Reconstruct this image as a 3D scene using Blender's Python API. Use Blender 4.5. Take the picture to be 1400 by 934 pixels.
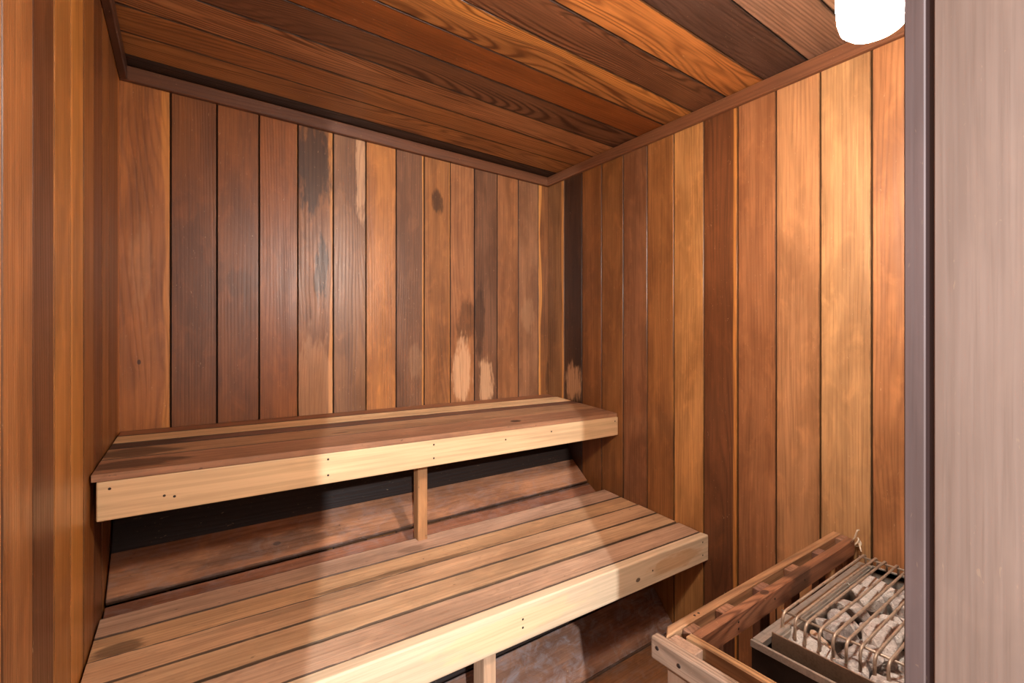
import bpy, bmesh, math, random
from mathutils import Vector, Matrix, noise

for o in list(bpy.data.objects):
    bpy.data.objects.remove(o)
SC = bpy.context.scene
COL = SC.collection
random.seed(7)

# ------------------------------------------------------------------ camera
CAM = Vector((0.171, -2.017, 1.2))
cd = bpy.data.cameras.new('camera')
cam = bpy.data.objects.new('camera', cd)
COL.objects.link(cam)
cam.location = CAM
cam.rotation_euler = (math.radians(90), 0, math.radians(54.6 - 90))
cd.sensor_width = 36.0
cd.lens = 634.0 / 1400 * 36.0
cd.clip_start = 0.01
SC.camera = cam

# ------------------------------------------------------------------ world (the lit corridor outside the doorway)
w = bpy.data.worlds.new('world')
SC.world = w
w.use_nodes = True
w.node_tree.nodes['Background'].inputs[0].default_value = (1.0, 0.93, 0.88, 1)
w.node_tree.nodes['Background'].inputs[1].default_value = 1.2

# added unseen light standing in for a flash, thrown in through the doorway
ld = bpy.data.lights.new('flash_standin_light', 'AREA')
ld.shape = 'DISK'
ld.size = 0.05
ld.energy = 150
ld.color = (0.82, 0.90, 1.0)
lo = bpy.data.objects.new('flash_standin_light', ld)
COL.objects.link(lo)
lo.location = (-0.49, -3.87, 2.0)
lo.rotation_euler = (Vector((0.9, -1.0, 0.6)) - lo.location).to_track_quat('-Z', 'Y').to_euler()

SC.view_settings.view_transform = 'Standard'
SC.view_settings.look = 'None'
SC.view_settings.exposure = 0.12
SC.view_settings.gamma = 1.0
SC.view_settings.use_curve_mapping = False
LAMP_STRENGTH = 440.0

W = 1.853           # room width
H = 2.12            # ceiling height
YF = -1.863         # inner face of the front wall


# ------------------------------------------------------------------ helpers
def lin(c):
    r = []
    for v in c:
        v = v / 255.0
        r.append(v / 12.92 if v <= 0.04045 else ((v + 0.055) / 1.055) ** 2.4)
    return (r[0], r[1], r[2], 1.0)


def obj(name, me, mat=None, parent=None):
    o = bpy.data.objects.new(name, me)
    COL.objects.link(o)
    if mat is not None and me is not None and len(me.materials) == 0:
        me.materials.append(mat)
    if parent is not None:
        o.parent = parent
    return o


def tag(o, label, cat, group=None):
    o['label'] = label
    o['category'] = cat
    if group:
        o['group'] = group
    return o


def empty(name, loc, label, cat, group=None):
    o = bpy.data.objects.new(name, None)
    COL.objects.link(o)
    o.location = loc
    o.empty_display_size = 0.05
    return tag(o, label, cat, group)


def mesh_of(bm, name='mesh', smooth=False):
    me = bpy.data.meshes.new(name)
    bmesh.ops.recalc_face_normals(bm, faces=bm.faces)
    if smooth:
        for f in bm.faces:
            f.smooth = True
    bm.to_mesh(me)
    bm.free()
    return me


def add_hexa(bm, c):
    """c: 8 corners, bottom ring 0-3, top ring 4-7."""
    v = [bm.verts.new(p) for p in c]
    fs = []
    for q in ((3, 2, 1, 0), (4, 5, 6, 7), (0, 1, 5, 4), (1, 2, 6, 5), (2, 3, 7, 6), (3, 0, 4, 7)):
        fs.append(bm.faces.new([v[i] for i in q]))
    return v


def bev(bm, w_, seg=1):
    bmesh.ops.bevel(bm, geom=list(bm.edges) + list(bm.verts), offset=w_, segments=seg, affect='EDGES', profile=0.5)


def box_c(x0, x1, y0, y1, z0, z1):
    return [(x0, y0, z0), (x1, y0, z0), (x1, y1, z0), (x0, y1, z0),
            (x0, y0, z1), (x1, y0, z1), (x1, y1, z1), (x0, y1, z1)]


def box(name, x0, x1, y0, y1, z0, z1, mat, parent=None, bw=0.0, seg=1):
    bm = bmesh.new()
    add_hexa(bm, box_c(x0, x1, y0, y1, z0, z1))
    if bw:
        bev(bm, bw, seg)
    o = obj(name, mesh_of(bm), mat, parent)
    return o


def frame_obj(o, parent):
    """parent keeping the world placement (parents here are unrotated)."""
    o.parent = parent
    if parent is not None:
        o.location = Vector(o.location) - Vector(parent.location)


def timber(name, corners, mat, parent, bw=0.002, seg=1, color=None, **props):
    """A board from 8 world corners: [a0 b0 b1 a1] bottom / top, length from a to b.
    order: 0,3 -> start end ; 1,2 -> far end ; (0,1) one edge, (3,2) other edge; 4-7 top."""
    c = [Vector(p) for p in corners]
    start = (c[0] + c[3] + c[4] + c[7]) / 4
    end = (c[1] + c[2] + c[5] + c[6]) / 4
    zax = (end - start).normalized()
    xax = ((c[3] + c[2]) - (c[0] + c[1])).normalized()
    xax = (xax - zax * xax.dot(zax)).normalized()
    yax = zax.cross(xax)
    M = Matrix((xax, yax, zax)).transposed().to_4x4()
    M.translation = start
    Mi = M.inverted()
    bm = bmesh.new()
    add_hexa(bm, [Mi @ p for p in c])
    if bw:
        bev(bm, bw, seg)
    o = obj(name, mesh_of(bm), mat)
    if parent is not None:
        M = M.copy()
        M.translation = start - Vector(parent.location)
        o.parent = parent
    o.matrix_basis = M
    if color is not None:
        c_ = lin(color)
        gain = props.pop('gain', {'cedar_wall': 1.0}.get(mat.name, 1.15))
        tint = {'cedar_wall': (0.96, 1.16, 1.32), 'pale_pine': (0.92, 0.95, 1.2), 'bench_top_wood': (0.97, 1.12, 1.42)}.get(mat.name, (0.97, 1.2, 1.42))
        o.color = (min(c_[0] * tint[0] * gain, 0.93), min(c_[1] * tint[1] * gain, 0.9), min(c_[2] * tint[2] * gain, 0.88), 1)
    for k, v in props.items():
        o[k] = v
    o['half_width'] = ((c[3] + c[2]) - (c[0] + c[1])).length / 4
    if name not in ('board', 'bench_board', 'floor_board') or props.get('clean_edges'):
        o['half_width'] = 1.0
    return o


def tube(bm, pts, r, n=8):
    pts = [Vector(p) for p in pts]
    rings = []
    ref = None
    for i, p in enumerate(pts):
        if i == 0:
            d = pts[1] - p
        elif i == len(pts) - 1:
            d = p - pts[i - 1]
        else:
            d = (pts[i + 1] - p).normalized() + (p - pts[i - 1]).normalized()
        d.normalize()
        if ref is None:
            ref = Vector((0.13, 0.2, 1)) if abs(d.z) < 0.9 else Vector((1, 0.1, 0))
        u = ref - d * ref.dot(d)
        u.normalize()
        ref = u
        v_ = d.cross(u)
        rings.append([bm.verts.new(p + (u * math.cos(2 * math.pi * k / n) + v_ * math.sin(2 * math.pi * k / n)) * r) for k in range(n)])
    for a, b in zip(rings[:-1], rings[1:]):
        for k in range(n):
            bm.faces.new((a[k], a[(k + 1) % n], b[(k + 1) % n], b[k]))
    bm.faces.new(rings[0][::-1])
    bm.faces.new(rings[-1])


def lathe(bm, prof, cx, cy, n=32):
    rings = []
    for r, z in prof:
        rings.append([bm.verts.new((cx + r * math.cos(2 * math.pi * k / n), cy + r * math.sin(2 * math.pi * k / n), z)) for k in range(n)])
    for a, b in zip(rings[:-1], rings[1:]):
        for k in range(n):
            bm.faces.new((a[k], a[(k + 1) % n], b[(k + 1) % n], b[k]))
    bm.faces.new(rings[0][::-1])
    bm.faces.new(rings[-1])


# ------------------------------------------------------------------ materials
class NT:
    def __init__(self, name):
        self.m = bpy.data.materials.new(name)
        self.m.use_nodes = True
        self.t = self.m.node_tree
        self.b = self.t.nodes['Principled BSDF']

    def n(self, typ, **kw):
        x = self.t.nodes.new(typ)
        for k, v in kw.items():
            setattr(x, k, v)
        return x

    def l(self, a, b):
        self.t.links.new(a, b)

    def inp(self, node, i, v):
        if hasattr(v, 'is_linked'):
            self.l(v, node.inputs[i])
        else:
            node.inputs[i].default_value = v

    def math(self, op, a, b=0.0, c=None, clamp=False):
        x = self.n('ShaderNodeMath', operation=op, use_clamp=clamp)
        self.inp(x, 0, a)
        self.inp(x, 1, b)
        if c is not None:
            self.inp(x, 2, c)
        return x.outputs[0]

    def vmath(self, op, a, b):
        x = self.n('ShaderNodeVectorMath', operation=op)
        self.inp(x, 0, a)
        self.inp(x, 1, b)
        return x.outputs[0]

    def noise(self, vec, scale=1.0, detail=2.0, rough=0.5, dist=0.0):
        x = self.n('ShaderNodeTexNoise')
        self.l(vec, x.inputs['Vector'])
        x.inputs['Scale'].default_value = scale
        x.inputs['Detail'].default_value = detail
        x.inputs['Roughness'].default_value = rough
        x.inputs['Distortion'].default_value = dist
        return x.outputs[0]

    def rng(self, v, a, b, c=0.0, d=1.0, smooth=True):
        x = self.n('ShaderNodeMapRange')
        x.interpolation_type = 'SMOOTHSTEP' if smooth else 'LINEAR'
        self.inp(x, 0, v)
        self.inp(x, 1, a)
        self.inp(x, 2, b)
        self.inp(x, 3, c)
        self.inp(x, 4, d)
        return x.outputs[0]

    def mix(self, f, a, b, mode='MIX'):
        x = self.n('ShaderNodeMix', data_type='RGBA', blend_type=mode)
        self.inp(x, 0, f)
        self.inp(x, 6, a)
        self.inp(x, 7, b)
        return x.outputs[2]


def wood(name, ring=0.55, fibre=0.35, blotch=0.4, rough=0.42, sapc=(196, 128, 62), grime=(44, 26, 15),
         bump=0.25, spec=0.5, scratch=0.3, palec=(205, 155, 112), dust=0.0, freq=1.0, sharp=3.0, edge=0.65, edgew=0.0031, speck=0.0):
    N = NT(name)
    tc = N.n('ShaderNodeTexCoord')
    oi = N.n('ShaderNodeObjectInfo')
    p = tc.outputs['Object']
    off = N.n('ShaderNodeCombineXYZ')
    N.l(N.math('MULTIPLY', oi.outputs['Random'], 31.0), off.inputs[0])
    N.l(N.math('MULTIPLY', oi.outputs['Random'], 57.0), off.inputs[2])
    q = N.vmath('ADD', p, off.outputs[0])
    sep = N.n('ShaderNodeSeparateXYZ')
    N.l(p, sep.inputs[0])

    def attr(nm):
        a = N.n('ShaderNodeAttribute', attribute_type='OBJECT', attribute_name=nm)
        return a

    fig = attr('figure').outputs['Fac']
    # growth rings: contour lines of a stretched noise, plus a straight component
    warp = N.noise(N.vmath('MULTIPLY', q, (6.5, 6.5, 0.75)), 1.0, 1.5, 0.45, 0.35)
    warp2 = N.noise(N.vmath('MULTIPLY', q, (40, 40, 7.0)), 1.0, 1.0, 0.5)
    ph = N.math('ADD', N.math('MULTIPLY', warp, N.math('MULTIPLY_ADD', fig, 100.0 * freq, 25.0 * freq)),
                N.math('MULTIPLY', sep.outputs[0], N.math('MULTIPLY_ADD', fig, -420.0, 640.0)))
    ph = N.math('ADD', ph, N.math('MULTIPLY', warp2, 2.2))
    sn = N.math('SINE', ph)
    sn = N.math('MULTIPLY_ADD', sn, 0.5, 0.5)
    rings = N.math('POWER', sn, sharp)
    rmask = N.rng(N.noise(N.vmath('MULTIPLY', q, (9, 9, 1.2)), 1.0, 1.0), 0.35, 0.62, 0.25, 1.0)
    rings = N.math('MULTIPLY', rings, rmask)
    fib = N.noise(N.vmath('MULTIPLY', q, (260, 260, 5.5)), 1.0, 3.0, 0.6)
    fib2 = N.noise(N.vmath('MULTIPLY', q, (60, 60, 1.6)), 1.0, 2.0, 0.6)
    blo = N.noise(N.vmath('MULTIPLY', q, (9, 9, 2.1)), 1.0, 3.0, 0.55, 0.5)
    blo2 = N.noise(N.vmath('MULTIPLY', q, (22, 22, 9.0)), 1.0, 4.0, 0.6, 0.6)

    base = oi.outputs['Color']
    dark = N.mix(1.0, base, (0.42, 0.36, 0.31, 1), 'MULTIPLY')
    hi = N.mix(1.0, base, (1.38, 1.32, 1.22, 1), 'MULTIPLY')
    c = N.mix(N.rng(blo, 0.36, 0.66, 0.0, blotch), base, dark)
    c = N.mix(N.rng(blo2, 0.45, 0.75, 0.0, blotch * 0.8), c, hi)
    c = N.mix(N.rng(fib2, 0.38, 0.66, 0.0, 0.30), c, dark)
    # pale sapwood edge
    sp = attr('sap').outputs['Vector']
    ss = N.n('ShaderNodeSeparateXYZ')
    N.l(sp, ss.inputs[0])            # x: side (+1/-1), y: edge position from the centre, z: waviness
    sedge = N.math('MULTIPLY', sep.outputs[0], ss.outputs[0])
    wav = N.math('SUBTRACT', N.noise(N.vmath('MULTIPLY', q, (1.0, 1.0, 2.6)), 1.0, 1.0), 0.5)
    sedge = N.math('ADD', sedge, N.math('MULTIPLY', wav, ss.outputs[2]))
    sm = N.rng(N.math('SUBTRACT', sedge, ss.outputs[1]), -0.002, 0.004)
    sm = N.math('MULTIPLY', sm, N.math('ABSOLUTE', ss.outputs[0]))
    c = N.mix(N.math('MULTIPLY', sm, 0.85), c, lin(sapc))
    # stains / worn patches carried by single boards
    for k, colr in (('stain', lin(grime)), ('stain2', lin(grime)), ('worn', lin(palec)), ('worn2', lin(palec))):
        a = N.n('ShaderNodeSeparateXYZ')
        N.l(attr(k).outputs['Vector'], a.inputs[0])       # x across, z along, strength
        b = N.n('ShaderNodeSeparateXYZ')
        N.l(attr(k + '_r').outputs['Vector'], b.inputs[0])
        dx = N.math('DIVIDE', N.math('SUBTRACT', sep.outputs[0], a.outputs[0]), N.math('MAXIMUM', b.outputs[0], 0.001))
        dz = N.math('DIVIDE', N.math('SUBTRACT', sep.outputs[2], a.outputs[1]), N.math('MAXIMUM', b.outputs[1], 0.001))
        d = N.math('SQRT', N.math('ADD', N.math('MULTIPLY', dx, dx), N.math('MULTIPLY', dz, dz)))
        d = N.math('ADD', d, N.math('MULTIPLY', N.math('SUBTRACT', N.noise(N.vmath('MULTIPLY', q, (45, 45, 11)), 1.0, 3.0, 0.6), 0.5), 1.7))
        mk = N.math('MULTIPLY', N.rng(d, 0.65, 1.15, 1.0, 0.0), a.outputs[2])
        c = N.mix(mk, c, colr)
    ringc = N.mix(1.0, c, (0.34, 0.27, 0.21, 1), 'MULTIPLY')
    c = N.mix(N.math('MULTIPLY', rings, N.math('MULTIPLY_ADD', fig, ring * 0.75, ring * 0.25)), c, ringc)
    c = N.mix(N.rng(fib, 0.45, 0.75, 0.0, fibre), c, ringc)
    # dirt gathered along the board edges
    hw = attr('half_width').outputs['Fac']
    de = N.math('SUBTRACT', hw, N.math('ABSOLUTE', sep.outputs[0]))
    de = N.math('ADD', de, N.math('MULTIPLY', N.math('SUBTRACT', N.noise(N.vmath('MULTIPLY', q, (60, 60, 12)), 1.0, 3.0, 0.65), 0.5), -edgew * 2.2))
    c = N.mix(N.rng(de, edgew * 0.4, edgew, edge, 0.0), c, lin((34, 22, 16)))
    if speck:
        sk = N.noise(N.vmath('MULTIPLY', q, (110, 110, 42)), 1.0, 2.0, 0.5)
        c = N.mix(N.rng(sk, 0.70, 0.77, 0.0, speck), c, lin((58, 36, 24)))
        sk2 = N.noise(N.vmath('MULTIPLY', q, (34, 34, 11)), 1.0, 4.0, 0.7, 0.8)
        c = N.mix(N.rng(sk2, 0.54, 0.74, 0.0, speck * 0.7), c, dark)
    # knots
    kn = N.n('ShaderNodeSeparateXYZ')
    N.l(attr('knot').outputs['Vector'], kn.inputs[0])
    kx = N.math('SUBTRACT', sep.outputs[0], kn.outputs[0])
    kz = N.math('MULTIPLY', N.math('SUBTRACT', sep.outputs[2], kn.outputs[1]), 0.6)
    kd = N.math('SQRT', N.math('ADD', N.math('MULTIPLY', kx, kx), N.math('MULTIPLY', kz, kz)))
    km = N.rng(kd, N.math('MULTIPLY', kn.outputs[2], 0.7), kn.outputs[2], 1.0, 0.0)
    c = N.mix(N.math('MULTIPLY', km, 0.85), c, lin((55, 30, 18)))
    # fine scratches
    if scratch:
        sc = N.noise(N.vmath('MULTIPLY', q, (210, 210, 60)), 1.0, 1.0, 0.5, 1.5)
        scm = N.rng(sc, 0.73, 0.80, 0.0, scratch)
        c = N.mix(scm, c, lin((225, 185, 140)))
    if dust:
        dm = N.noise(N.vmath('MULTIPLY', q, (26, 26, 15)), 1.0, 5.0, 0.7, 0.8)
        c = N.mix(N.rng(dm, 0.42, 0.72, 0.0, dust), c, lin((150, 140, 138)))
    N.l(c, N.b.inputs['Base Color'])
    rg = N.math('MULTIPLY_ADD', fib2, 0.22, rough - 0.11)
    rg = N.math('ADD', rg, N.math('MULTIPLY', rings, 0.12))
    N.l(rg, N.b.inputs['Roughness'])
    N.b.inputs['Specular IOR Level'].default_value = spec
    bp = N.n('ShaderNodeBump')
    bp.inputs['Strength'].default_value = bump
    bp.inputs['Distance'].default_value = 0.0012
    hsum = N.math('ADD', N.math('MULTIPLY', rings, -0.6), N.math('MULTIPLY', fib, 0.5))
    hsum = N.math('ADD', hsum, N.math('MULTIPLY', blo2, 1.2))
    N.l(hsum, bp.inputs['Height'])
    N.l(bp.outputs[0], N.b.inputs['Normal'])
    return N.m


def metal(name, col, rough=0.35, metallic=1.0, spots=0.3, spotc=(90, 55, 35), brushed=(60, 60, 60)):
    N = NT(name)
    tc = N.n('ShaderNodeTexCoord')
    p = tc.outputs['Object']
    n1 = N.noise(p, 34, 4, 0.65)
    n2 = N.noise(N.vmath('MULTIPLY', p, brushed), 1.0, 3, 0.6)
    c = N.mix(N.rng(n1, 0.48, 0.72, 0.0, spots), lin(col), lin(spotc))
    c = N.mix(N.rng(n2, 0.4, 0.7, 0.0, 0.35), c, lin([v * 0.7 for v in col]))
    N.l(c, N.b.inputs['Base Color'])
    N.b.inputs['Metallic'].default_value = metallic
    N.l(N.math('MULTIPLY_ADD', n1, 0.35, rough - 0.17), N.b.inputs['Roughness'])
    bp = N.n('ShaderNodeBump')
    bp.inputs['Strength'].default_value = 0.15
    bp.inputs['Distance'].default_value = 0.001
    N.l(n1, bp.inputs['Height'])
    N.l(bp.outputs[0], N.b.inputs['Normal'])
    return N.m


M_WALL = wood('cedar_wall', rough=0.38, spec=0.5, blotch=0.62, fibre=0.42)
M_CEIL = wood('cedar_ceiling', ring=1.25, fibre=0.6, rough=0.36, bump=0.5, freq=1.7, sharp=2.0, edge=0.85, edgew=0.0050)
M_TRIM = wood('cedar_trim', ring=0.5, rough=0.45, blotch=0.3)
M_BENCH = wood('bench_top_wood', ring=0.35, fibre=0.35, blotch=0.45, rough=0.60, bump=0.25, sapc=(225, 170, 110), palec=(215, 165, 120), scratch=0.12, edge=0.82, edgew=0.0036, speck=0.7)
M_PINE = wood('pale_pine', edge=0.12, ring=0.22, fibre=0.14, blotch=0.14, rough=0.55, bump=0.15, scratch=0.0, grime=(190, 130, 70), palec=(240, 205, 150))
M_RISER = wood('dusty_riser_wood', edge=0.7, edgew=0.007, speck=0.6, ring=0.4, fibre=0.4, blotch=0.7, rough=0.62, dust=0.22, bump=0.4)
M_RISER2 = wood('dusty_footboard_wood', ring=0.3, fibre=0.35, blotch=0.8, rough=0.66, dust=0.6, bump=0.4)
M_GUARD = wood('guard_rail_wood', ring=1.2, freq=1.3, sharp=2.0, fibre=0.45, blotch=0.5, rough=0.62, bump=0.6)
M_JAMB = wood('door_frame_wood', ring=0.05, fibre=0.22, blotch=0.30, rough=0.5, bump=0.08, scratch=0.12, edge=0.25)
M_STEEL = metal('heater_steel', (200, 190, 178), 0.36, 0.6, 0.35, (110, 85, 65), (8, 220, 220))
M_TRAY = metal('tray_steel', (158, 128, 104), 0.42, 0.5, 0.5, (96, 66, 48), (8, 220, 220))
M_ROD = metal('rack_wire', (200, 178, 156), 0.45, 0.5, 0.6, (138, 100, 80), (60, 60, 60))
M_BLACK = metal('heater_black_enamel', (26, 17, 15), 0.35, 0.0, 0.25, (70, 50, 42), (60, 60, 60))
M_SCREW = metal('screw_metal', (62, 50, 44), 0.5, 0.6)
M_FIXTURE = metal('fixture_metal', (120, 118, 115), 0.4, 1.0, 0.1)


def m_stone():
    N = NT('sauna_stone')
    tc = N.n('ShaderNodeTexCoord')
    oi = N.n('ShaderNodeObjectInfo')
    p = tc.outputs['Object']
    n1 = N.noise(p, 45, 6, 0.7)
    n2 = N.noise(p, 260, 3, 0.6)
    n3 = N.noise(p, 14, 2, 0.5)
    c = N.mix(N.rng(n1, 0.35, 0.68), oi.outputs['Color'], lin((218, 206, 196)))
    c = N.mix(N.rng(n3, 0.5, 0.7, 0.0, 0.6), c, lin((96, 86, 84)))
    c = N.mix(N.rng(n2, 0.55, 0.7, 0.0, 0.6), c, lin((70, 62, 60)))
    N.l(c, N.b.inputs['Base Color'])
    N.b.inputs['Roughness'].default_value = 0.82
    bp = N.n('ShaderNodeBump')
    bp.inputs['Strength'].default_value = 0.9
    bp.inputs['Distance'].default_value = 0.004
    N.l(N.math('ADD', n1, N.math('MULTIPLY', n2, 0.35)), bp.inputs['Height'])
    N.l(bp.outputs[0], N.b.inputs['Normal'])
    return N.m


def plain(name, col, rough=0.8, emit=None, strength=0):
    N = NT(name)
    tc = N.n('ShaderNodeTexCoord')
    n1 = N.noise(tc.outputs['Object'], 60, 3, 0.6)
    N.l(N.mix(N.rng(n1, 0.3, 0.7, 0.0, 0.4), lin(col), lin([v * 0.7 for v in col])), N.b.inputs['Base Color'])
    N.b.inputs['Roughness'].default_value = rough
    if emit:
        N.b.inputs['Emission Color'].default_value = emit
        N.b.inputs['Emission Strength'].default_value = strength
    return N.m


M_STONE = m_stone()
M_BACKING = plain('dark_backing', (34, 20, 12))
M_STRING = plain('cotton_string', (226, 205, 178), 0.9)
M_GLASS = plain('lit_frosted_glass', (255, 250, 240), 0.4, (1.0, 0.93, 0.84, 1), LAMP_STRENGTH)

# ------------------------------------------------------------------ room shell
BT = 0.018      # board thickness
G = 0.0034      # joint between boards


def structure(o):
    o['kind'] = 'structure'
    return o


wall_back = structure(box('wall_back', -0.10, W + 0.10, BT, 0.09, -0.05, H + 0.10, M_BACKING))
wall_left = structure(box('wall_left', -0.10, -BT, -2.02, 0.015, -0.05, H + 0.10, M_BACKING))
wall_right = structure(box('wall_right', W + BT, W + 0.10, -2.02, 0.015, -0.05, H + 0.10, M_BACKING))
ceiling = structure(box('ceiling', -0.10, W + 0.10, -2.02, 0.09, H + BT, H + 0.12, M_BACKING))

pitch = 0.1372
# colour + extras for every board of the back wall, left to right
BACK = [
    ((172, 98, 48), dict(figure=0.55, sap=(1, 0.052, 0.05), knot=(-0.015, 1.13, 0.006), worn=(-0.01, 1.45, 0.18), worn_r=(0.03, 0.16, 0))),
    ((126, 68, 30), dict(figure=0.1)),
    ((134, 72, 32), dict(figure=0.15, stain=(0.0, 1.42, 0.25), stain_r=(0.06, 0.05, 0))),
    ((156, 84, 36), dict(figure=0.1, sap=(1, 0.064, 0.01))),
    ((160, 96, 50), dict(figure=0.5, sap=(1, 0.050, 0.04), worn=(0.0, 0.98, 0.45), worn_r=(0.10, 0.24, 0), stain=(-0.01, 1.92, 0.80), stain_r=(0.075, 0.20, 0), stain2=(0.02, 1.50, 0.75), stain2_r=(0.03, 0.15, 0))),
    ((132, 80, 46), dict(figure=0.7, sap=(1, 0.065, 0.004), worn=(0.048, 1.92, 0.55), worn_r=(0.024, 0.22, 0))),
    ((170, 98, 46), dict(figure=0.2, sap=(1, 0.066, 0.006))),
    ((122, 74, 46), dict(figure=0.2, sap=(1, 0.058, 0.008), worn=(0.03, 1.1, 0.15), worn_r=(0.04, 0.09, 0))),
    ((150, 88, 46), dict(figure=0.7, stain=(0.0, 1.87, 0.7), stain_r=(0.03, 0.06, 0), sap=(1, 0.062, 0.01))),
    ((158, 94, 54), dict(figure=0.5, worn=(0.0, 1.05, 0.75), worn_r=(0.055, 0.15, 0), stain=(0.02, 1.30, 0.5), stain_r=(0.06, 0.11, 0))),
    ((118, 72, 46), dict(figure=0.3, worn=(0.0, 0.98, 0.7), worn_r=(0.05, 0.12, 0), stain=(-0.04, 1.33, 0.6), stain_r=(0.03, 0.20, 0))),
    ((150, 88, 50), dict(figure=0.2, stain=(-0.02, 1.05, 0.2), stain_r=(0.05, 0.2, 0))),
    ((146, 90, 56), dict(figure=0.3, worn=(0.0, 1.35, 0.14), worn_r=(0.05, 0.1, 0))),
    ((130, 72, 34), dict(figure=0.5, sap=(-1, 0.018, 0.05), stain=(0.045, 1.0, 0.5), stain_r=(0.03, 0.12, 0))),
]
for i, (c, ex) in enumerate(BACK):
    x0 = i * pitch + G / 2 if i else -0.004
    x1 = (i + 1) * pitch - G / 2
    if i == 13:
        x1 = W + 0.004
    dy = random.uniform(-0.0008, 0.0008)
    # local x must run left -> right : (0,1) left edge, (3,2) right edge, length up
    cs = [(x0, BT, 0), (x0, BT, H), (x1, BT, H), (x1, BT, 0), (x0, dy, 0), (x0, dy, H), (x1, dy, H), (x1, dy, 0)]
    timber('board', cs, M_WALL, wall_back, 0.0018, color=c, **ex)

RIGHT = [
    ((134, 80, 42), dict(figure=0.5, sap=(1, 0.050, 0.015))),
    ((78, 44, 24), dict(figure=0.5, worn=(0.0, 0.98, 0.75), worn_r=(0.06, 0.10, 0), stain=(0.03, 1.4, 0.4), stain_r=(0.04, 0.5, 0))),
    ((146, 84, 40), dict(figure=0.25)),
    ((148, 88, 44), dict(figure=0.2)),
    ((146, 88, 54), dict(figure=0.25, sap=(1, 0.066, 0.006))),
    ((158, 94, 48), dict(figure=0.25, sap=(1, 0.064, 0.03))),
    ((198, 128, 70), dict(figure=0.35, sap=(1, 0.066, 0.004))),
    ((118, 64, 34), dict(figure=0.8, sap=(1, 0.052, 0.012))),
    ((164, 98, 58), dict(figure=0.3)),
    ((188, 122, 76), dict(figure=0.35, sap=(1, 0.066, 0.004))),
    ((196, 134, 84), dict(figure=0.12, sap=(1, 0.067, 0.002))),
    ((182, 112, 66), dict(figure=0.5)),
    ((170, 100, 50), dict(figure=0.3)),
    ((160, 90, 45), dict(figure=0.3)),
]
for i, (c, ex) in enumerate(RIGHT):
    y0 = -i * pitch - G / 2 if i else 0.0
    y1 = -(i + 1) * pitch + G / 2
    if i == 13:
        y1 = YF
    d = W + random.uniform(-0.0008, 0.0008)
    e = W + BT
    cs = [(e, y0, 0), (e, y0, H), (e, y1, H), (e, y1, 0), (d, y0, 0), (d, y0, H), (d, y1, H), (d, y1, 0)]
    timber('board', cs, M_WALL, wall_right, 0.0018, color=c, **ex)

LEFT = [   # from the back corner towards the viewer; local x runs towards the viewer
    ((150, 86, 38), dict(figure=0.2, sap=(-1, 0.02, 0.03))),
    ((140, 80, 36), dict(figure=0.2)),
    ((150, 84, 36), dict(figure=0.3)),
    ((118, 62, 26), dict(figure=0.2)),
    ((152, 86, 36), dict(figure=0.2)),
    ((184, 110, 46), dict(figure=0.2, sap=(1, 0.045, 0.01))),
    ((176, 104, 46), dict(figure=0.25, sap=(-1, 0.062, 0.006))),
    ((104, 56, 28), dict(figure=0.3, sap=(-1, 0.060, 0.004))),
    ((156, 90, 46), dict(figure=0.25)),
    ((138, 80, 40), dict(figure=0.3, sap=(-1, 0.055, 0.01))),
    ((170, 100, 50), dict(figure=0.3)),
    ((150, 85, 40), dict(figure=0.3)),
    ((170, 95, 45), dict(figure=0.3)),
    ((150, 90, 45), dict(figure=0.3)),
]
for i, (c, ex) in enumerate(LEFT):
    y0 = -i * pitch - G / 2 if i else 0.0
    y1 = -(i + 1) * pitch + G / 2
    if i == 13:
        y1 = YF
    d = random.uniform(-0.0008, 0.0008)
    cs = [(-BT, y0, 0), (-BT, y0, H), (-BT, y1, H), (-BT, y1, 0), (d, y0, 0), (d, y0, H), (d, y1, H), (d, y1, 0)]
    timber('board', cs, M_WALL, wall_left, 0.0018, color=c, **ex)

CJ = [0.0, -0.09, -0.229, -0.367, -0.506, -0.644, -0.783, -0.921, -1.06, -1.20, -1.34, -1.48, -1.62, -1.76, YF]
CEIL = [
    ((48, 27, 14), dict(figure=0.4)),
    ((164, 98, 46), dict(figure=0.6)),
    ((156, 90, 42), dict(figure=0.35)),
    ((166, 100, 56), dict(figure=0.9)),
    ((108, 62, 36), dict(figure=0.9)),
    ((128, 62, 22), dict(figure=0.05)),
    ((150, 86, 40), dict(figure=1.0, sap=(1, 0.02, 0.06))),
    ((110, 62, 36), dict(figure=1.0)),
    ((176, 100, 46), dict(figure=0.6)),
    ((74, 46, 34), dict(figure=0.35)),
    ((128, 86, 62), dict(figure=0.3)),
    ((150, 104, 74), dict(figure=0.3)),
    ((120, 80, 56), dict(figure=0.3)),
    ((150, 92, 50), dict(figure=0.3)),
]
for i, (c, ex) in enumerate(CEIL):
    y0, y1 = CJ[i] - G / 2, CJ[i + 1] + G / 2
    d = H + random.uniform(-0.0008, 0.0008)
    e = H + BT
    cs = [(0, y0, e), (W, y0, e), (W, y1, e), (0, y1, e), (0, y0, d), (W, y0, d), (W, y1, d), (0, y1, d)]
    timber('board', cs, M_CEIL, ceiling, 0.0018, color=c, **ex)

# ceiling trims
TZ = 2.07


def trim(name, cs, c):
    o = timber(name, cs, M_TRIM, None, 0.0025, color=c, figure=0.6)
    structure(o)


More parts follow.
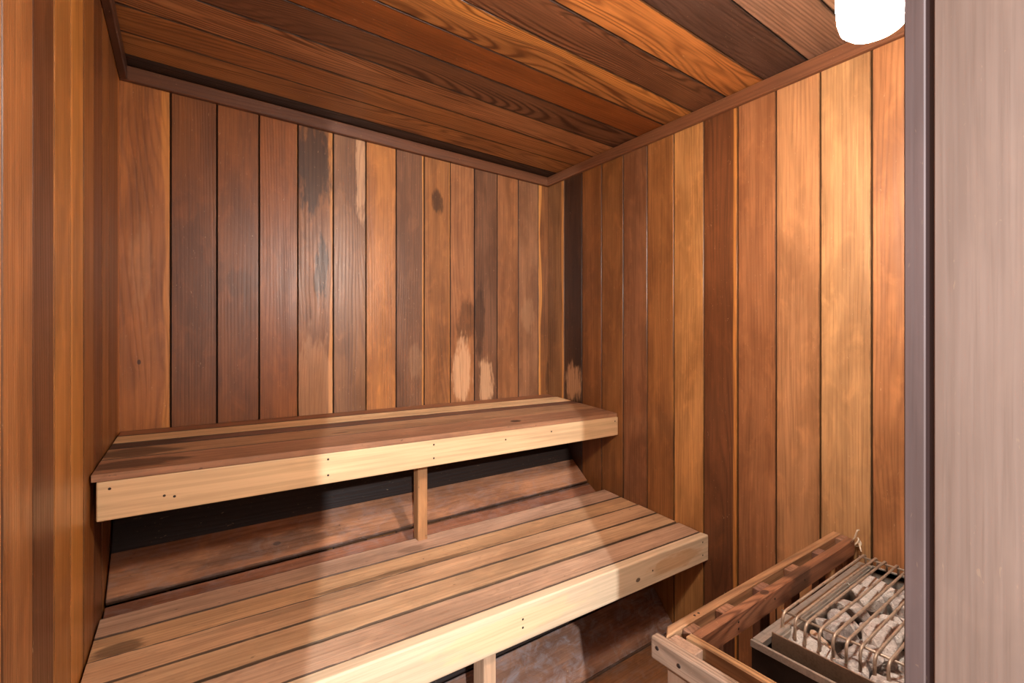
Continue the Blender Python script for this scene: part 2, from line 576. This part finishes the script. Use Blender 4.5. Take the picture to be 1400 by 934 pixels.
trim('trim_1', [(0.0, 0, TZ), (W, 0, TZ), (W, 0, H), (0, 0, H), (0, -0.02, TZ), (W, -0.02, TZ), (W, -0.02, H - 0.001), (0, -0.02, H - 0.001)], (98, 52, 28))
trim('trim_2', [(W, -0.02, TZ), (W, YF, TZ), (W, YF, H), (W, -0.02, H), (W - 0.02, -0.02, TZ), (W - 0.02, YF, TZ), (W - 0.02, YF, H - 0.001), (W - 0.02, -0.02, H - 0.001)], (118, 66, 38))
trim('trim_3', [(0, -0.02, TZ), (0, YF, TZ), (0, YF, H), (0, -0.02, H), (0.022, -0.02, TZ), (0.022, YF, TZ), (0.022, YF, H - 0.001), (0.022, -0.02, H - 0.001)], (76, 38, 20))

# floor: wide worn boards
floor = structure(box('floor', -0.10, W + 0.10, -2.4, 0.09, -0.10, -0.02, M_BACKING))
fy = [-0.0, -0.42, -0.836, -1.26, -1.68, -2.10, -2.4]
for a, b in zip(fy[:-1], fy[1:]):
    timber('floor_board', [(0, a - 0.001, -0.02), (W, a - 0.001, -0.02), (W, b + 0.001, -0.02), (0, b + 0.001, -0.02),
                           (0, a - 0.001, 0), (W, a - 0.001, 0), (W, b + 0.001, 0), (0, b + 0.001, 0)],
           M_RISER, floor, 0.002, color=(140, 82, 44), figure=0.2)

# front wall with doorway; the camera stands just inside the corridor side
XJ = 0.771
XL = 0.078
wall_front = structure(box('wall_front', XJ + 0.03, W, YF - 0.119, YF - 0.02, 0, H, M_BACKING))
for o in (box('header_panel', XL, XJ + 0.03, YF - 0.119, YF, 2.06, H, M_TRIM, wall_front),
          box('side_panel', 0.0, XL, YF - 0.119, YF, 0, H, M_TRIM, wall_front)):  # side panel out of view, width set to cut the added light
    o.color = lin((140, 80, 40))
n = 8
for i in range(n):
    a = XJ + 0.03 + (W - XJ - 0.03) / n * i + G / 2
    b = XJ + 0.03 + (W - XJ - 0.03) / n * (i + 1) - G / 2
    timber('board', [(a, YF - 0.02, 0), (a, YF - 0.02, H), (b, YF - 0.02, H), (b, YF - 0.02, 0), (a, YF, 0), (a, YF, H), (b, YF, H), (b, YF, 0)],
           M_WALL, wall_front, 0.0018, color=random.choice([(160, 90, 45), (130, 76, 40), (180, 105, 55)]), figure=0.3)

# door frame: jamb, strip coloured dark for the shaded groove, inner stop
ya = -2.017
door = structure(bpy.data.objects.new('door_1', None))
COL.objects.link(door)
door.location = (XJ, ya, 0)
timber('jamb', [(XJ + 0.03, ya + 0.035, 0), (XJ + 0.03, ya + 0.035, 2.03), (XJ + 0.03, ya + 0.131, 2.03), (XJ + 0.03, ya + 0.131, 0),
                (XJ, ya + 0.035, 0), (XJ, ya + 0.035, 2.03), (XJ, ya + 0.131, 2.03), (XJ, ya + 0.131, 0)],
       M_JAMB, door, 0.001, color=(166, 124, 100), figure=0.0, gain=0.85)
timber('dark_groove_strip', [(XJ + 0.03, ya + 0.131, 0), (XJ + 0.03, ya + 0.131, 2.03), (XJ + 0.03, ya + 0.1375, 2.03), (XJ + 0.03, ya + 0.1375, 0),
                      (XJ + 0.003, ya + 0.131, 0), (XJ + 0.003, ya + 0.131, 2.03), (XJ + 0.003, ya + 0.1375, 2.03), (XJ + 0.003, ya + 0.1375, 0)],
       M_JAMB, door, 0.0, color=(56, 32, 26), figure=0.0)
timber('door_stop', [(XJ + 0.03, ya + 0.1375, 0), (XJ + 0.03, ya + 0.1375, 2.03), (XJ + 0.03, ya + 0.154, 2.03), (XJ + 0.03, ya + 0.154, 0),
                     (XJ, ya + 0.1375, 0), (XJ, ya + 0.1375, 2.03), (XJ, ya + 0.154, 2.03), (XJ, ya + 0.154, 0)],
       M_JAMB, door, 0.001, color=(120, 88, 76), figure=0.1, gain=0.9)


# ------------------------------------------------------------------ benches
def lerp(a, b, t):
    return a + (b - a) * t


def screw(parent, x, y, z, r=0.004, nrm=(0, -1, 0), big=False):
    bm = bmesh.new()
    d = Vector(nrm).normalized()
    u = d.orthogonal().normalized()
    v_ = d.cross(u)
    ring1, ring2 = [], []
    for k in range(10):
        a = 2 * math.pi * k / 10
        q = (u * math.cos(a) + v_ * math.sin(a))
        ring1.append(bm.verts.new(q * r))
        ring2.append(bm.verts.new(q * r * 0.8 + d * 0.0008))
    for k in range(10):
        bm.faces.new((ring1[k], ring1[(k + 1) % 10], ring2[(k + 1) % 10], ring2[k]))
    bm.faces.new(ring2)
    o = obj('screw', mesh_of(bm), M_SCREW)
    base = parent.matrix_basis.copy()
    if parent.parent is not None:
        base = Matrix.Translation(parent.parent.location) @ base
    o.parent = parent
    o.matrix_basis = base.inverted() @ Matrix.Translation((x, y, z))
    return o


class Top:
    """a slightly racked bench top given by its four corners"""
    def __init__(s, lb, lf, rb, rf):
        s.lb, s.lf, s.rb, s.rf = map(Vector, (lb, lf, rb, rf))

    def P(s, u, t, dz=0.0):
        l = s.lb.lerp(s.lf, t)
        r = s.rb.lerp(s.rf, t)
        p = l.lerp(r, u)
        return Vector((p.x, p.y, p.z + dz))


def bench_board(top, t0, t1, th, mat, parent, name='bench_board', u0=0.002, u1=0.998, lift=0.0, bw=0.0010, **kw):
    c = [top.P(u0, t0, -th + lift), top.P(u1, t0, -th + lift), top.P(u1, t1, -th + lift), top.P(u0, t1, -th + lift),
         top.P(u0, t0, lift), top.P(u1, t0, lift), top.P(u1, t1, lift), top.P(u0, t1, lift)]
    return timber(name, c, mat, parent, bw, 2, **kw)


upper = empty('sauna_bench', (0.926, -0.3, 0), 'narrower upper bench of brown boards along the back wall, pale front board', 'bench')
UT = Top((0.0, -0.004, 0.900), (0.0, -0.625, 0.900), (W, -0.004, 0.903), (W, -0.514, 0.861))
ub = [(0.0, 0.155, (150, 90, 50), dict(figure=0.2)),
      (0.158, 0.375, (235, 180, 118), dict(figure=0.1)),
      (0.379, 0.500, (116, 72, 46), dict(figure=0.5, stain=(0.0, 0.08, 0.7), stain_r=(0.04, 0.16, 0))),
      (0.505, 0.745, (172, 120, 76), dict(figure=0.4, stain=(0, 0.05, 0.7), stain_r=(0.06, 0.12, 0), stain2=(0.03, 0.60, 0.6), stain2_r=(0.01, 0.03, 0))),
      (0.748, 1.0, (158, 104, 66), dict(figure=0.4, stain=(0, 0.07, 0.7), stain_r=(0.05, 0.11, 0), knot=(0.0, 1.28, 0.018), clean_edges=1))]
for t0, t1, c, ex in ub:
    bench_board(UT, t0, t1, 0.017, M_BENCH, upper, color=c, **ex)
# front board of the upper bench (screwed on under the top)
fbu = timber('front_board', [(0.012, -0.585, 0.791), (W - 0.001, -0.483, 0.757), (W - 0.001, -0.483, 0.8435), (0.012, -0.585, 0.882),
                       (0.012, -0.621, 0.791), (W - 0.001, -0.518, 0.757), (W - 0.001, -0.518, 0.8435), (0.012, -0.621, 0.882)],
       M_PINE, upper, 0.003, 2, color=(226, 184, 124), figure=0.3, gain=1.0)
fbu['label'] = 'pale yellow pine front board'


def fasc_u(x, h):     # a point on the face of the upper front board
    s = x / W
    return (x, lerp(-0.6212, -0.5182, s), lerp(lerp(0.791, 0.757, s), lerp(0.882, 0.8435, s), h))


for x, h in ((0.035, 0.80), (0.135, 0.42), (0.155, 0.36), (0.52, 0.80), (0.52, 0.28), (0.87, 0.82), (0.87, 0.3), (1.18, 0.62), (1.42, 0.7), (1.83, 0.78)):
    screw(fbu, *fasc_u(x, h), r=0.0035)
timber('support_post', [(0.852, -0.445, 0.49), (0.852, -0.445, 0.86), (0.852, -0.485, 0.86), (0.852, -0.485, 0.49),
                        (0.888, -0.445, 0.49), (0.888, -0.445, 0.86), (0.888, -0.485, 0.86), (0.888, -0.485, 0.49)],
       M_BENCH, upper, 0.002, 1, color=(178, 118, 66), figure=0.2)
for xx in (0.06, 0.87, 1.80):
    s = xx / W
    yf = lerp(-0.585, -0.483, s)
    zt = lerp(0.883, 0.862, s) - 0.004
    timber('cross_bearer', [(xx - 0.018, -0.004, zt - 0.07), (xx - 0.018, yf, zt - 0.09), (xx + 0.018, yf, zt - 0.09), (xx + 0.018, -0.004, zt - 0.07),
                            (xx - 0.018, -0.004, zt), (xx - 0.018, yf, zt - 0.018), (xx + 0.018, yf, zt - 0.018), (xx + 0.018, -0.004, zt)],
           M_RISER, upper, 0.002, color=(70, 42, 26))

lower = empty('sauna_bench', (0.926, -0.72, 0), 'deeper lower bench of five worn boards, pale front board cut at an angle', 'bench')
lower['label'] = 'deeper lower bench of five worn light brown boards with thick pale pine front'
LT = Top((0.0, -0.482, 0.508), (0.0, -0.980, 0.514), (W, -0.433, 0.478), (W, -0.945, 0.441))
lb = [((200, 148, 108), dict(figure=0.25, stain=(0.02, 0.8, 0.3), stain_r=(0.02, 0.05, 0))),
      ((204, 148, 96), dict(figure=0.5, stain=(0.035, 0.75, 0.55), stain_r=(0.014, 0.35, 0), stain2=(0.02, 0.05, 0.6), stain2_r=(0.03, 0.05, 0))),
      ((202, 148, 100), dict(figure=0.2, stain=(-0.03, 0.45, 0.25), stain_r=(0.015, 0.3, 0))),
      ((206, 154, 104), dict(figure=0.6)),
      ((192, 144, 104), dict(figure=0.2))]
gaps = [0.004, 0.005, 0.004, 0.010]
for i, (c, ex) in enumerate(lb):
    t0 = i * 0.2 + (gaps[i - 1] if i else 0)
    t1 = (i + 1) * 0.2 - (gaps[i] if i < 4 else 0.002)
    lift = (0, -0.001, 0.001, 0.0, 0.001)[i]
    bench_board(LT, t0, t1, 0.02, M_BENCH, lower, lift=lift, bw=0.001, color=c, **ex)
fbl = timber('front_board', [(0.003, -0.981, 0.410), (W - 0.001, -0.947, 0.342), (W - 0.001, -0.947, 0.4425), (0.003, -0.981, 0.516),
                       (0.003, -1.018, 0.410), (W - 0.001, -0.982, 0.342), (W - 0.001, -0.982, 0.4425), (0.003, -1.018, 0.516)],
       M_PINE, lower, 0.005, 3, color=(238, 204, 150), figure=0.45, gain=1.0,
       worn=(0.0, 0.9, 0.5), worn_r=(0.04, 0.25, 0), stain=(0.0, 1.62, 0.5), stain_r=(0.03, 0.16, 0), knot=(-0.012, 1.42, 0.008))
fbl['label'] = 'thick pale pine front board with knots'


def fasc_l(x, h):
    s = x / W
    return (x, lerp(-1.0185, -0.9825, s), lerp(lerp(0.410, 0.342, s), lerp(0.516, 0.4425, s), h))


for x, h in ((0.93, 0.62), (0.93, 0.40), (1.50, 0.5), (1.81, 0.3), (1.81, 0.8), (0.3, 0.6)):
    screw(fbl, *fasc_l(x, h), r=0.0032)
timber('support_post', [(0.818, -0.925, 0.0), (0.818, -0.925, 0.46), (0.818, -0.980, 0.46), (0.818, -0.980, 0.0),
                        (0.856, -0.925, 0.0), (0.856, -0.925, 0.46), (0.856, -0.980, 0.46), (0.856, -0.980, 0.0)],
       M_PINE, lower, 0.002, 1, color=(220, 174, 124), figure=0.8, gain=1.0)
for xx in (0.06, 0.80, 1.80):
    s = xx / W
    zt = lerp(0.488, 0.458, s) - 0.004
    timber('cross_bearer', [(xx - 0.018, -0.50, zt - 0.09), (xx - 0.018, -0.945, zt - 0.10), (xx + 0.018, -0.945, zt - 0.10), (xx + 0.018, -0.50, zt - 0.09),
                            (xx - 0.018, -0.50, zt), (xx - 0.018, -0.945, zt - 0.024), (xx + 0.018, -0.945, zt - 0.024), (xx + 0.018, -0.50, zt)],
           M_RISER, lower, 0.002, color=(70, 42, 26))


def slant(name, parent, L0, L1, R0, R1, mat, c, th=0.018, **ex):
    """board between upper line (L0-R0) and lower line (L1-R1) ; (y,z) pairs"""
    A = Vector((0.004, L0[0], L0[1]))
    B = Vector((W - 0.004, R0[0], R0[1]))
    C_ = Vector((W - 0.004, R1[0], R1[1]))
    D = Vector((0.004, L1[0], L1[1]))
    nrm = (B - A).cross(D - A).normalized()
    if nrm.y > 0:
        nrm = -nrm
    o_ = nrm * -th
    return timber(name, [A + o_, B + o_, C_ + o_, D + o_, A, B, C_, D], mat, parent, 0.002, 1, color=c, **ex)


riser = empty('slanted_backboard', (0.926, -0.3, 0), 'slanting dark dusty boards behind lower bench, below upper bench', 'panelling')
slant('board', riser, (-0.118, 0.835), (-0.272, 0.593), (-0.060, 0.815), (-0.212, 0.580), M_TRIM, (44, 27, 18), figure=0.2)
slant('board', riser, (-0.262, 0.597), (-0.387, 0.505), (-0.203, 0.585), (-0.321, 0.492), M_RISER, (168, 104, 66), figure=0.5,
      stain=(0.02, 0.42, 0.5), stain_r=(0.035, 0.25, 0), knot=(0.02, 0.42, 0.008), th=0.016)
slant('board', riser, (-0.396, 0.497), (-0.500, 0.470), (-0.325, 0.485), (-0.445, 0.415), M_RISER, (142, 80, 50), figure=0.3, th=0.014)

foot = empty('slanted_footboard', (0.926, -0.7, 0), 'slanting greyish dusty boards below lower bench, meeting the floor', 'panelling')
slant('board', foot, (-0.49, 0.41), (-0.60, 0.278), (-0.49, 0.41), (-0.60, 0.278), M_TRIM, (40, 26, 18))  # top two boards coloured near black for shade, ending at the shadow edge
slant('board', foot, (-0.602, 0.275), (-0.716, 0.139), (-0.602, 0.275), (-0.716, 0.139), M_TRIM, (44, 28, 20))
slant('board', foot, (-0.718, 0.137), (-0.832, 0.002), (-0.718, 0.137), (-0.832, 0.002), M_RISER2, (140, 88, 60), figure=0.1)

# ------------------------------------------------------------------ heater guard
guard = empty('heater_guard_rail', (1.4, -1.5, 0), 'rough wooden guard rail with spaced upright slats fencing the stone heater', 'railing')
ZT, ZB = 0.600, 0.555
gro = timber('outer_rail', [(1.004, -1.409, ZB), (W - 0.003, -1.409, ZB), (W - 0.003, -1.430, ZB), (0.973, -1.430, ZB),
                      (1.004, -1.409, ZT), (W - 0.003, -1.409, ZT), (W - 0.003, -1.430, ZT), (0.973, -1.430, ZT)][:],
       M_GUARD, guard, 0.002, color=(176, 118, 76), figure=0.4)
gri = timber('inner_rail', [(1.026, -1.452, ZB - 0.003), (W - 0.02, -1.452, ZB - 0.003), (W - 0.02, -1.473, ZB - 0.003), (1.026, -1.473, ZB - 0.003),
                      (1.026, -1.452, ZT), (W - 0.02, -1.452, ZT), (W - 0.02, -1.473, ZT), (1.026, -1.473, ZT)],
       M_GUARD, guard, 0.002, color=(158, 96, 62), figure=0.9, stain=(0.0, 0.45, 0.6), stain_r=(0.04, 0.06, 0), knot=(0.0, 0.28, 0.010))
# rails along the open side of the heater
gso = timber('outer_rail', [(0.972, -1.409, ZB), (0.972, YF + 0.003, ZB), (0.950, YF + 0.003, ZB), (0.950, -1.409, ZB),
                      (0.972, -1.409, ZT), (0.972, YF + 0.003, ZT), (0.950, YF + 0.003, ZT), (0.950, -1.409, ZT)],
       M_GUARD, guard, 0.004, 2, color=(196, 146, 112), figure=0.3, gain=0.9)
gso['label'] = 'pale weathered outer rail'
timber('inner_rail', [(1.025, -1.452, ZB - 0.003), (1.025, YF + 0.003, ZB - 0.003), (1.006, YF + 0.003, ZB - 0.003), (1.006, -1.452, ZB - 0.003),
                      (1.025, -1.452, ZT), (1.025, YF + 0.003, ZT), (1.006, YF + 0.003, ZT), (1.006, -1.452, ZT)],
       M_GUARD, guard, 0.002, color=(186, 126, 78), figure=0.4)
for x0, x1 in ((1.148, 1.196), (1.310, 1.358), (1.472, 1.520), (1.640, 1.684), (1.802, 1.848), (1.026, 1.064)):
    zb = 0.02
    timber('slat', [(x0, -1.4312, zb), (x0, -1.4312, ZT - 0.003), (x1, -1.4312, ZT - 0.003), (x1, -1.4312, zb),
                    (x0, -1.4508, zb), (x0, -1.4508, ZT - 0.003), (x1, -1.4508, ZT - 0.003), (x1, -1.4508, zb)],
           M_GUARD, guard, 0.0015, color=random.choice([(140, 90, 62), (150, 96, 66), (132, 84, 62)]), figure=0.2)
timber('slat', [(0.973, -1.432, 0.02), (0.973, -1.432, ZT - 0.004), (1.003, -1.432, ZT - 0.004), (1.003, -1.432, 0.02),
                (0.973, -1.493, 0.02), (0.973, -1.493, ZT - 0.004), (1.003, -1.493, ZT - 0.004), (1.003, -1.493, 0.02)],
       M_GUARD, guard, 0.0015, color=(156, 108, 78), figure=0.2)
for y in (-1.640, -1.795):
    timber('slat', [(0.974, y + 0.03, 0.02), (0.974, y + 0.03, ZT - 0.01), (1.004, y + 0.03, ZT - 0.01), (1.004, y + 0.03, 0.02),
                    (0.974, y - 0.03, 0.02), (0.974, y - 0.03, ZT - 0.01), (1.004, y - 0.03, ZT - 0.01), (1.004, y - 0.03, 0.02)],
           M_GUARD, guard, 0.0015, color=(120, 74, 50), figure=0.2)
timber('bottom_rail', [(1.026, -1.452, 0.20), (W - 0.02, -1.452, 0.20), (W - 0.02, -1.473, 0.20), (1.026, -1.473, 0.20),
                       (1.026, -1.452, 0.245), (W - 0.02, -1.452, 0.245), (W - 0.02, -1.473, 0.245), (1.026, -1.473, 0.245)],
       M_GUARD, guard, 0.002, color=(176, 126, 84), figure=0.4)
for y, z in ((-1.425, 0.582), (-1.475, 0.575)):
    screw(gso, 0.9497, y, z, 0.0045, (-1, 0, 0))
for x in (1.085, 1.10):
    screw(gro, x, -1.421, 0.6001, 0.003, (0, 0, 1))
for x, z in ((1.17, 0.582), (1.17, 0.567), (1.335, 0.58), (1.495, 0.578)):
    screw(gri, x, -1.4733, z, 0.0028, (0, -1, 0))

# string tie at the wall end of the rail
bm = bmesh.new()
loop = []
for k in range(15):
    a = k / 14 * 2 * math.pi
    loop.append((1.812 + 0.014 * math.cos(a), -1.488 + 0.004 * math.sin(2 * a), 0.602 + 0.012 * math.sin(a)))
tube(bm, loop, 0.0022, 6)
tube(bm, [(1.804, -1.474, 0.600), (1.800, -1.484, 0.618), (1.803, -1.488, 0.634), (1.795, -1.492, 0.641)], 0.0022, 6)
tube(bm, [(1.80, -1.484, 0.620), (1.812, -1.486, 0.637), (1.820, -1.488, 0.636)], 0.0022, 6)
tube(bm, [(1.815, -1.488, 0.604), (1.798, -1.497, 0.597), (1.783, -1.505, 0.588)], 0.0022, 6)
tie = obj('string_tie', mesh_of(bm, smooth=True), M_STRING)
tag(tie, 'small cream string knot tying the rail end to the heater rack', 'string')

# ------------------------------------------------------------------ heater
heater = empty('sauna_heater', (1.49, -1.66, 0), 'black boxed sauna heater with steel rim holding grey stones', 'heater')
HX0, HX1, HY0, HY1, HZ = 1.180, 1.800, -1.846, -1.494, 0.550


def hbox(name, x0, x1, y0, y1, z0, z1, mat, bw=0.001):
    o = box(name, x0, x1, y0, y1, z0, z1, mat, None, bw)
    o.parent = heater
    o.location = -Vector(heater.location)
    return o


# casing as an open box
bm = bmesh.new()
t = 0.004
for c in (box_c(HX0 + 0.002, HX0 + 0.002 + t, HY0 + 0.002, HY1 - 0.002, 0.10, HZ - 0.012),
          box_c(HX1 - 0.002 - t, HX1 - 0.002, HY0 + 0.002, HY1 - 0.002, 0.10, HZ - 0.012),
          box_c(HX0 + 0.006, HX1 - 0.006, HY0 + 0.002, HY0 + 0.006, 0.10, HZ - 0.012),
          box_c(HX0 + 0.006, HX1 - 0.006, HY1 - 0.006, HY1 - 0.002, 0.10, HZ - 0.012),
          box_c(HX0 + 0.006, HX1 - 0.006, HY0 + 0.006, HY1 - 0.006, 0.10, 0.11)):
    add_hexa(bm, c)
o = obj('casing', mesh_of(bm), M_BLACK, heater)
o.location = -Vector(heater.location)
# rim: folded steel edge with a shallow groove, and a wide strip on the rail side
bm = bmesh.new()
for c in (box_c(HX0, HX0 + 0.006, HY0, HY1, HZ - 0.014, HZ), box_c(HX0 + 0.006, HX0 + 0.011, HY0, HY1, HZ - 0.014, HZ - 0.003),
          box_c(HX1 - 0.012, HX1, HY0, HY1, HZ - 0.014, HZ),
          box_c(HX0 + 0.011, HX1 - 0.012, HY0, HY0 + 0.012, HZ - 0.014, HZ),
          box_c(HX0 + 0.011, HX1 - 0.012, HY1 - 0.021, HY1, HZ - 0.014, HZ)):
    add_hexa(bm, c)
o = obj('rim', mesh_of(bm), M_STEEL, heater)
o.location = -Vector(heater.location)
o['label'] = 'worn steel rim'
# raised strip along the rail side
hbox('side_channel', HX0 + 0.06, HX1 - 0.03, HY1 - 0.032, HY1 - 0.0215, HZ - 0.02, HZ + 0.006, M_STEEL, 0.002)
# inner stone tray
TX0, TX1, TY0, TY1 = 1.226, 1.788, -1.832, -1.529
hbox('tray_front', TX0, TX0 + 0.003, TY0, TY1 + 0.012, 0.36, 0.562, M_TRAY, 0.0008)
hbox('tray_side', TX0 + 0.0035, TX1, TY1, TY1 + 0.003, 0.36, 0.548, M_STEEL, 0.0008)
hbox('tray_side', TX0 + 0.0035, TX1, TY0, TY0 + 0.003, 0.36, 0.548, M_STEEL, 0.0008)
hbox('tray_back', TX1, TX1 + 0.003, TY0, TY1, 0.36, 0.555, M_STEEL, 0.0008)
hbox('tray_floor', TX0 + 0.004, TX1 - 0.001, TY0 + 0.004, TY1 - 0.001, 0.40, 0.405, M_BLACK, 0.0008)
for dx in (HX0 + 0.03, HX1 - 0.05):
    for dy in (HY0 + 0.03, HY1 - 0.05):
        hbox('foot', dx, dx + 0.02, dy, dy + 0.02, 0.0, 0.10, M_BLACK, 0.001)

# wire rack over the stones
rack = empty('wire_rack', (1.53, -1.66, 0.58), 'rusty wire rack of bent rods covering the heater stones', 'rack')
ZR = 0.588
ny = 13
for i in range(ny):
    y = -1.520 - i * 0.0243 + random.uniform(-0.0015, 0.0015)
    xa = 1.268 + random.uniform(-0.004, 0.006)
    xb = 1.775 + random.uniform(-0.004, 0.004)
    bm = bmesh.new()
    pts = [(xa, y, ZR - 0.043), (xa - 0.001, y, ZR - 0.016), (xa + 0.002, y, ZR - 0.006), (xa + 0.009, y, ZR),
           (xa + 0.02, y, ZR + 0.001), ((xa + xb) / 2, y + random.uniform(-0.002, 0.002), ZR + 0.001), (xb - 0.016, y, ZR + 0.001), (xb - 0.006, y, ZR - 0.003), (xb, y, ZR - 0.012), (xb, y, ZR - 0.03)]
    tube(bm, pts, 0.0031, 8)
    o = obj('rod', mesh_of(bm, smooth=True), M_ROD, rack)
    o.location = -Vector(rack.location)
for x in (1.293, 1.757):
    bm = bmesh.new()
    tube(bm, [(x, -1.508, ZR - 0.0055), (x, -1.822, ZR - 0.0055)], 0.0029, 8)
    o = obj('crossbar', mesh_of(bm, smooth=True), M_ROD, rack)
    o.location = -Vector(rack.location)


# stones
def stone(cx, cy, cz, sx, sy, sz, seed, col):
    rnd = random.Random(seed)
    bm = bmesh.new()
    vs = []
    for k in range(15):
        v = Vector((rnd.gauss(0, 1), rnd.gauss(0, 1), rnd.gauss(0, 1))).normalized()
        e = 0.45
        q = Vector([math.copysign(abs(a) ** e, a) for a in v])
        q = q / max(abs(a) for a in q) * rnd.uniform(0.82, 1.0)
        vs.append(bm.verts.new((q.x * sx, q.y * sy, q.z * sz)))
    r = bmesh.ops.convex_hull(bm, input=vs)
    junk = [g for g in set(r['geom_interior'] + r['geom_unused']) if isinstance(g, bmesh.types.BMVert) and g.is_valid]
    bmesh.ops.delete(bm, geom=junk, context='VERTS')
    bmesh.ops.bevel(bm, geom=list(bm.edges), offset=0.0032, segments=1, affect='EDGES')
    bmesh.ops.triangulate(bm, faces=bm.faces)
    bmesh.ops.subdivide_edges(bm, edges=[e for e in bm.edges if e.calc_length() > 0.012], cuts=2, use_grid_fill=True)
    for v in bm.verts:
        nv = noise.noise(v.co * 45 + Vector((seed, 0, 0)))
        v.co += v.co.normalized() * nv * 0.007
    o = obj('sauna_stone', mesh_of(bm), M_STONE)
    o.location = (cx, cy, cz)
    o.rotation_euler = (rnd.uniform(-0.3, 0.3), rnd.uniform(-0.3, 0.3), rnd.uniform(0, 3.14))
    o.color = lin(col)
    return o


rs = random.Random(21)
cols = [(190, 178, 168), (166, 152, 146), (206, 192, 182), (180, 162, 152), (156, 142, 136)]
ORD = ['first', 'second', 'third', 'fourth', 'fifth', 'sixth', 'seventh', 'eighth']
k = 0
for layer, (z, nx, nyy) in enumerate(((0.446, 5, 3), (0.520, 7, 4))):
    for i in range(nx):
        for j in range(nyy):
            x = TX0 + 0.050 + (TX1 - TX0 - 0.115) * (i + 0.4 * (j % 2)) / (nx - 0.6) + rs.uniform(-0.006, 0.006)
            y = TY1 - 0.040 - (TY1 - TY0 - 0.080) * j / (nyy - 1) + rs.uniform(-0.004, 0.004)
            col = cols[(k * 3 + j) % 5]
            tan = layer and (i, j) == (1, 0)
            if tan:
                col = (200, 156, 116)
            s = 0.75 if tan else rs.uniform(0.92, 1.2)
            stone(x, y, z + rs.uniform(-0.014, 0.010), 0.044 * s, 0.033 * s, 0.029 * rs.uniform(0.8, 1.1), 100 + k, col)
            o = bpy.context.scene.collection.objects[-1]
            o.rotation_euler.z = rs.choice((0.0, 0.35, -0.4, 0.8, -0.7, 1.5))
            if layer == 0:
                tag(o, 'half-hidden lower stone, %s from the near end, %s row from the guard rail' % (ORD[i], ORD[j]), 'stone', 'stones in the lower layer of the heater')
            elif tan:
                tag(o, 'small tan stone among grey ones near the rack crossbar', 'stone')
            else:
                tag(o, 'rough grey stone, %s from the near end in the %s row from the guard rail' % (ORD[i], ORD[j]), 'stone', 'stones in the top layer of the heater')
            k += 1

# ------------------------------------------------------------------ wall lamp beside the door
lamp = empty('wall_lamp', (0.997, YF, 1.80), 'glowing jar-shaped wall lamp by the door frame under the ceiling', 'lamp')
LX, LY = 0.997, -1.772
bm = bmesh.new()
lathe(bm, [(0.018, 1.652), (0.032, 1.656), (0.042, 1.666), (0.0465, 1.682), (0.048, 1.70), (0.048, 1.75), (0.045, 1.778), (0.038, 1.79)], LX, LY)
g = obj('glass_jar', mesh_of(bm, smooth=True), M_GLASS, lamp)
g.location = -Vector(lamp.location)
bm = bmesh.new()
lathe(bm, [(0.040, 1.7905), (0.05, 1.793), (0.052, 1.815), (0.045, 1.835), (0.02, 1.842)], LX, LY)
g = obj('cap', mesh_of(bm, smooth=False), M_FIXTURE, lamp)
g.location = -Vector(lamp.location)
bm = bmesh.new()
tube(bm, [(LX, YF + 0.008, 1.82), (LX, YF + 0.045, 1.822), (LX, LY - 0.03, 1.824)], 0.016, 12)
g = obj('arm', mesh_of(bm, smooth=True), M_FIXTURE, lamp)
g.location = -Vector(lamp.location)
bm = bmesh.new()
add_hexa(bm, box_c(LX - 0.045, LX + 0.045, YF + 0.001, YF + 0.012, 1.77, 1.87))
bev(bm, 0.004, 2)
g = obj('wall_plate', mesh_of(bm), M_FIXTURE, lamp)
g.location = -Vector(lamp.location)
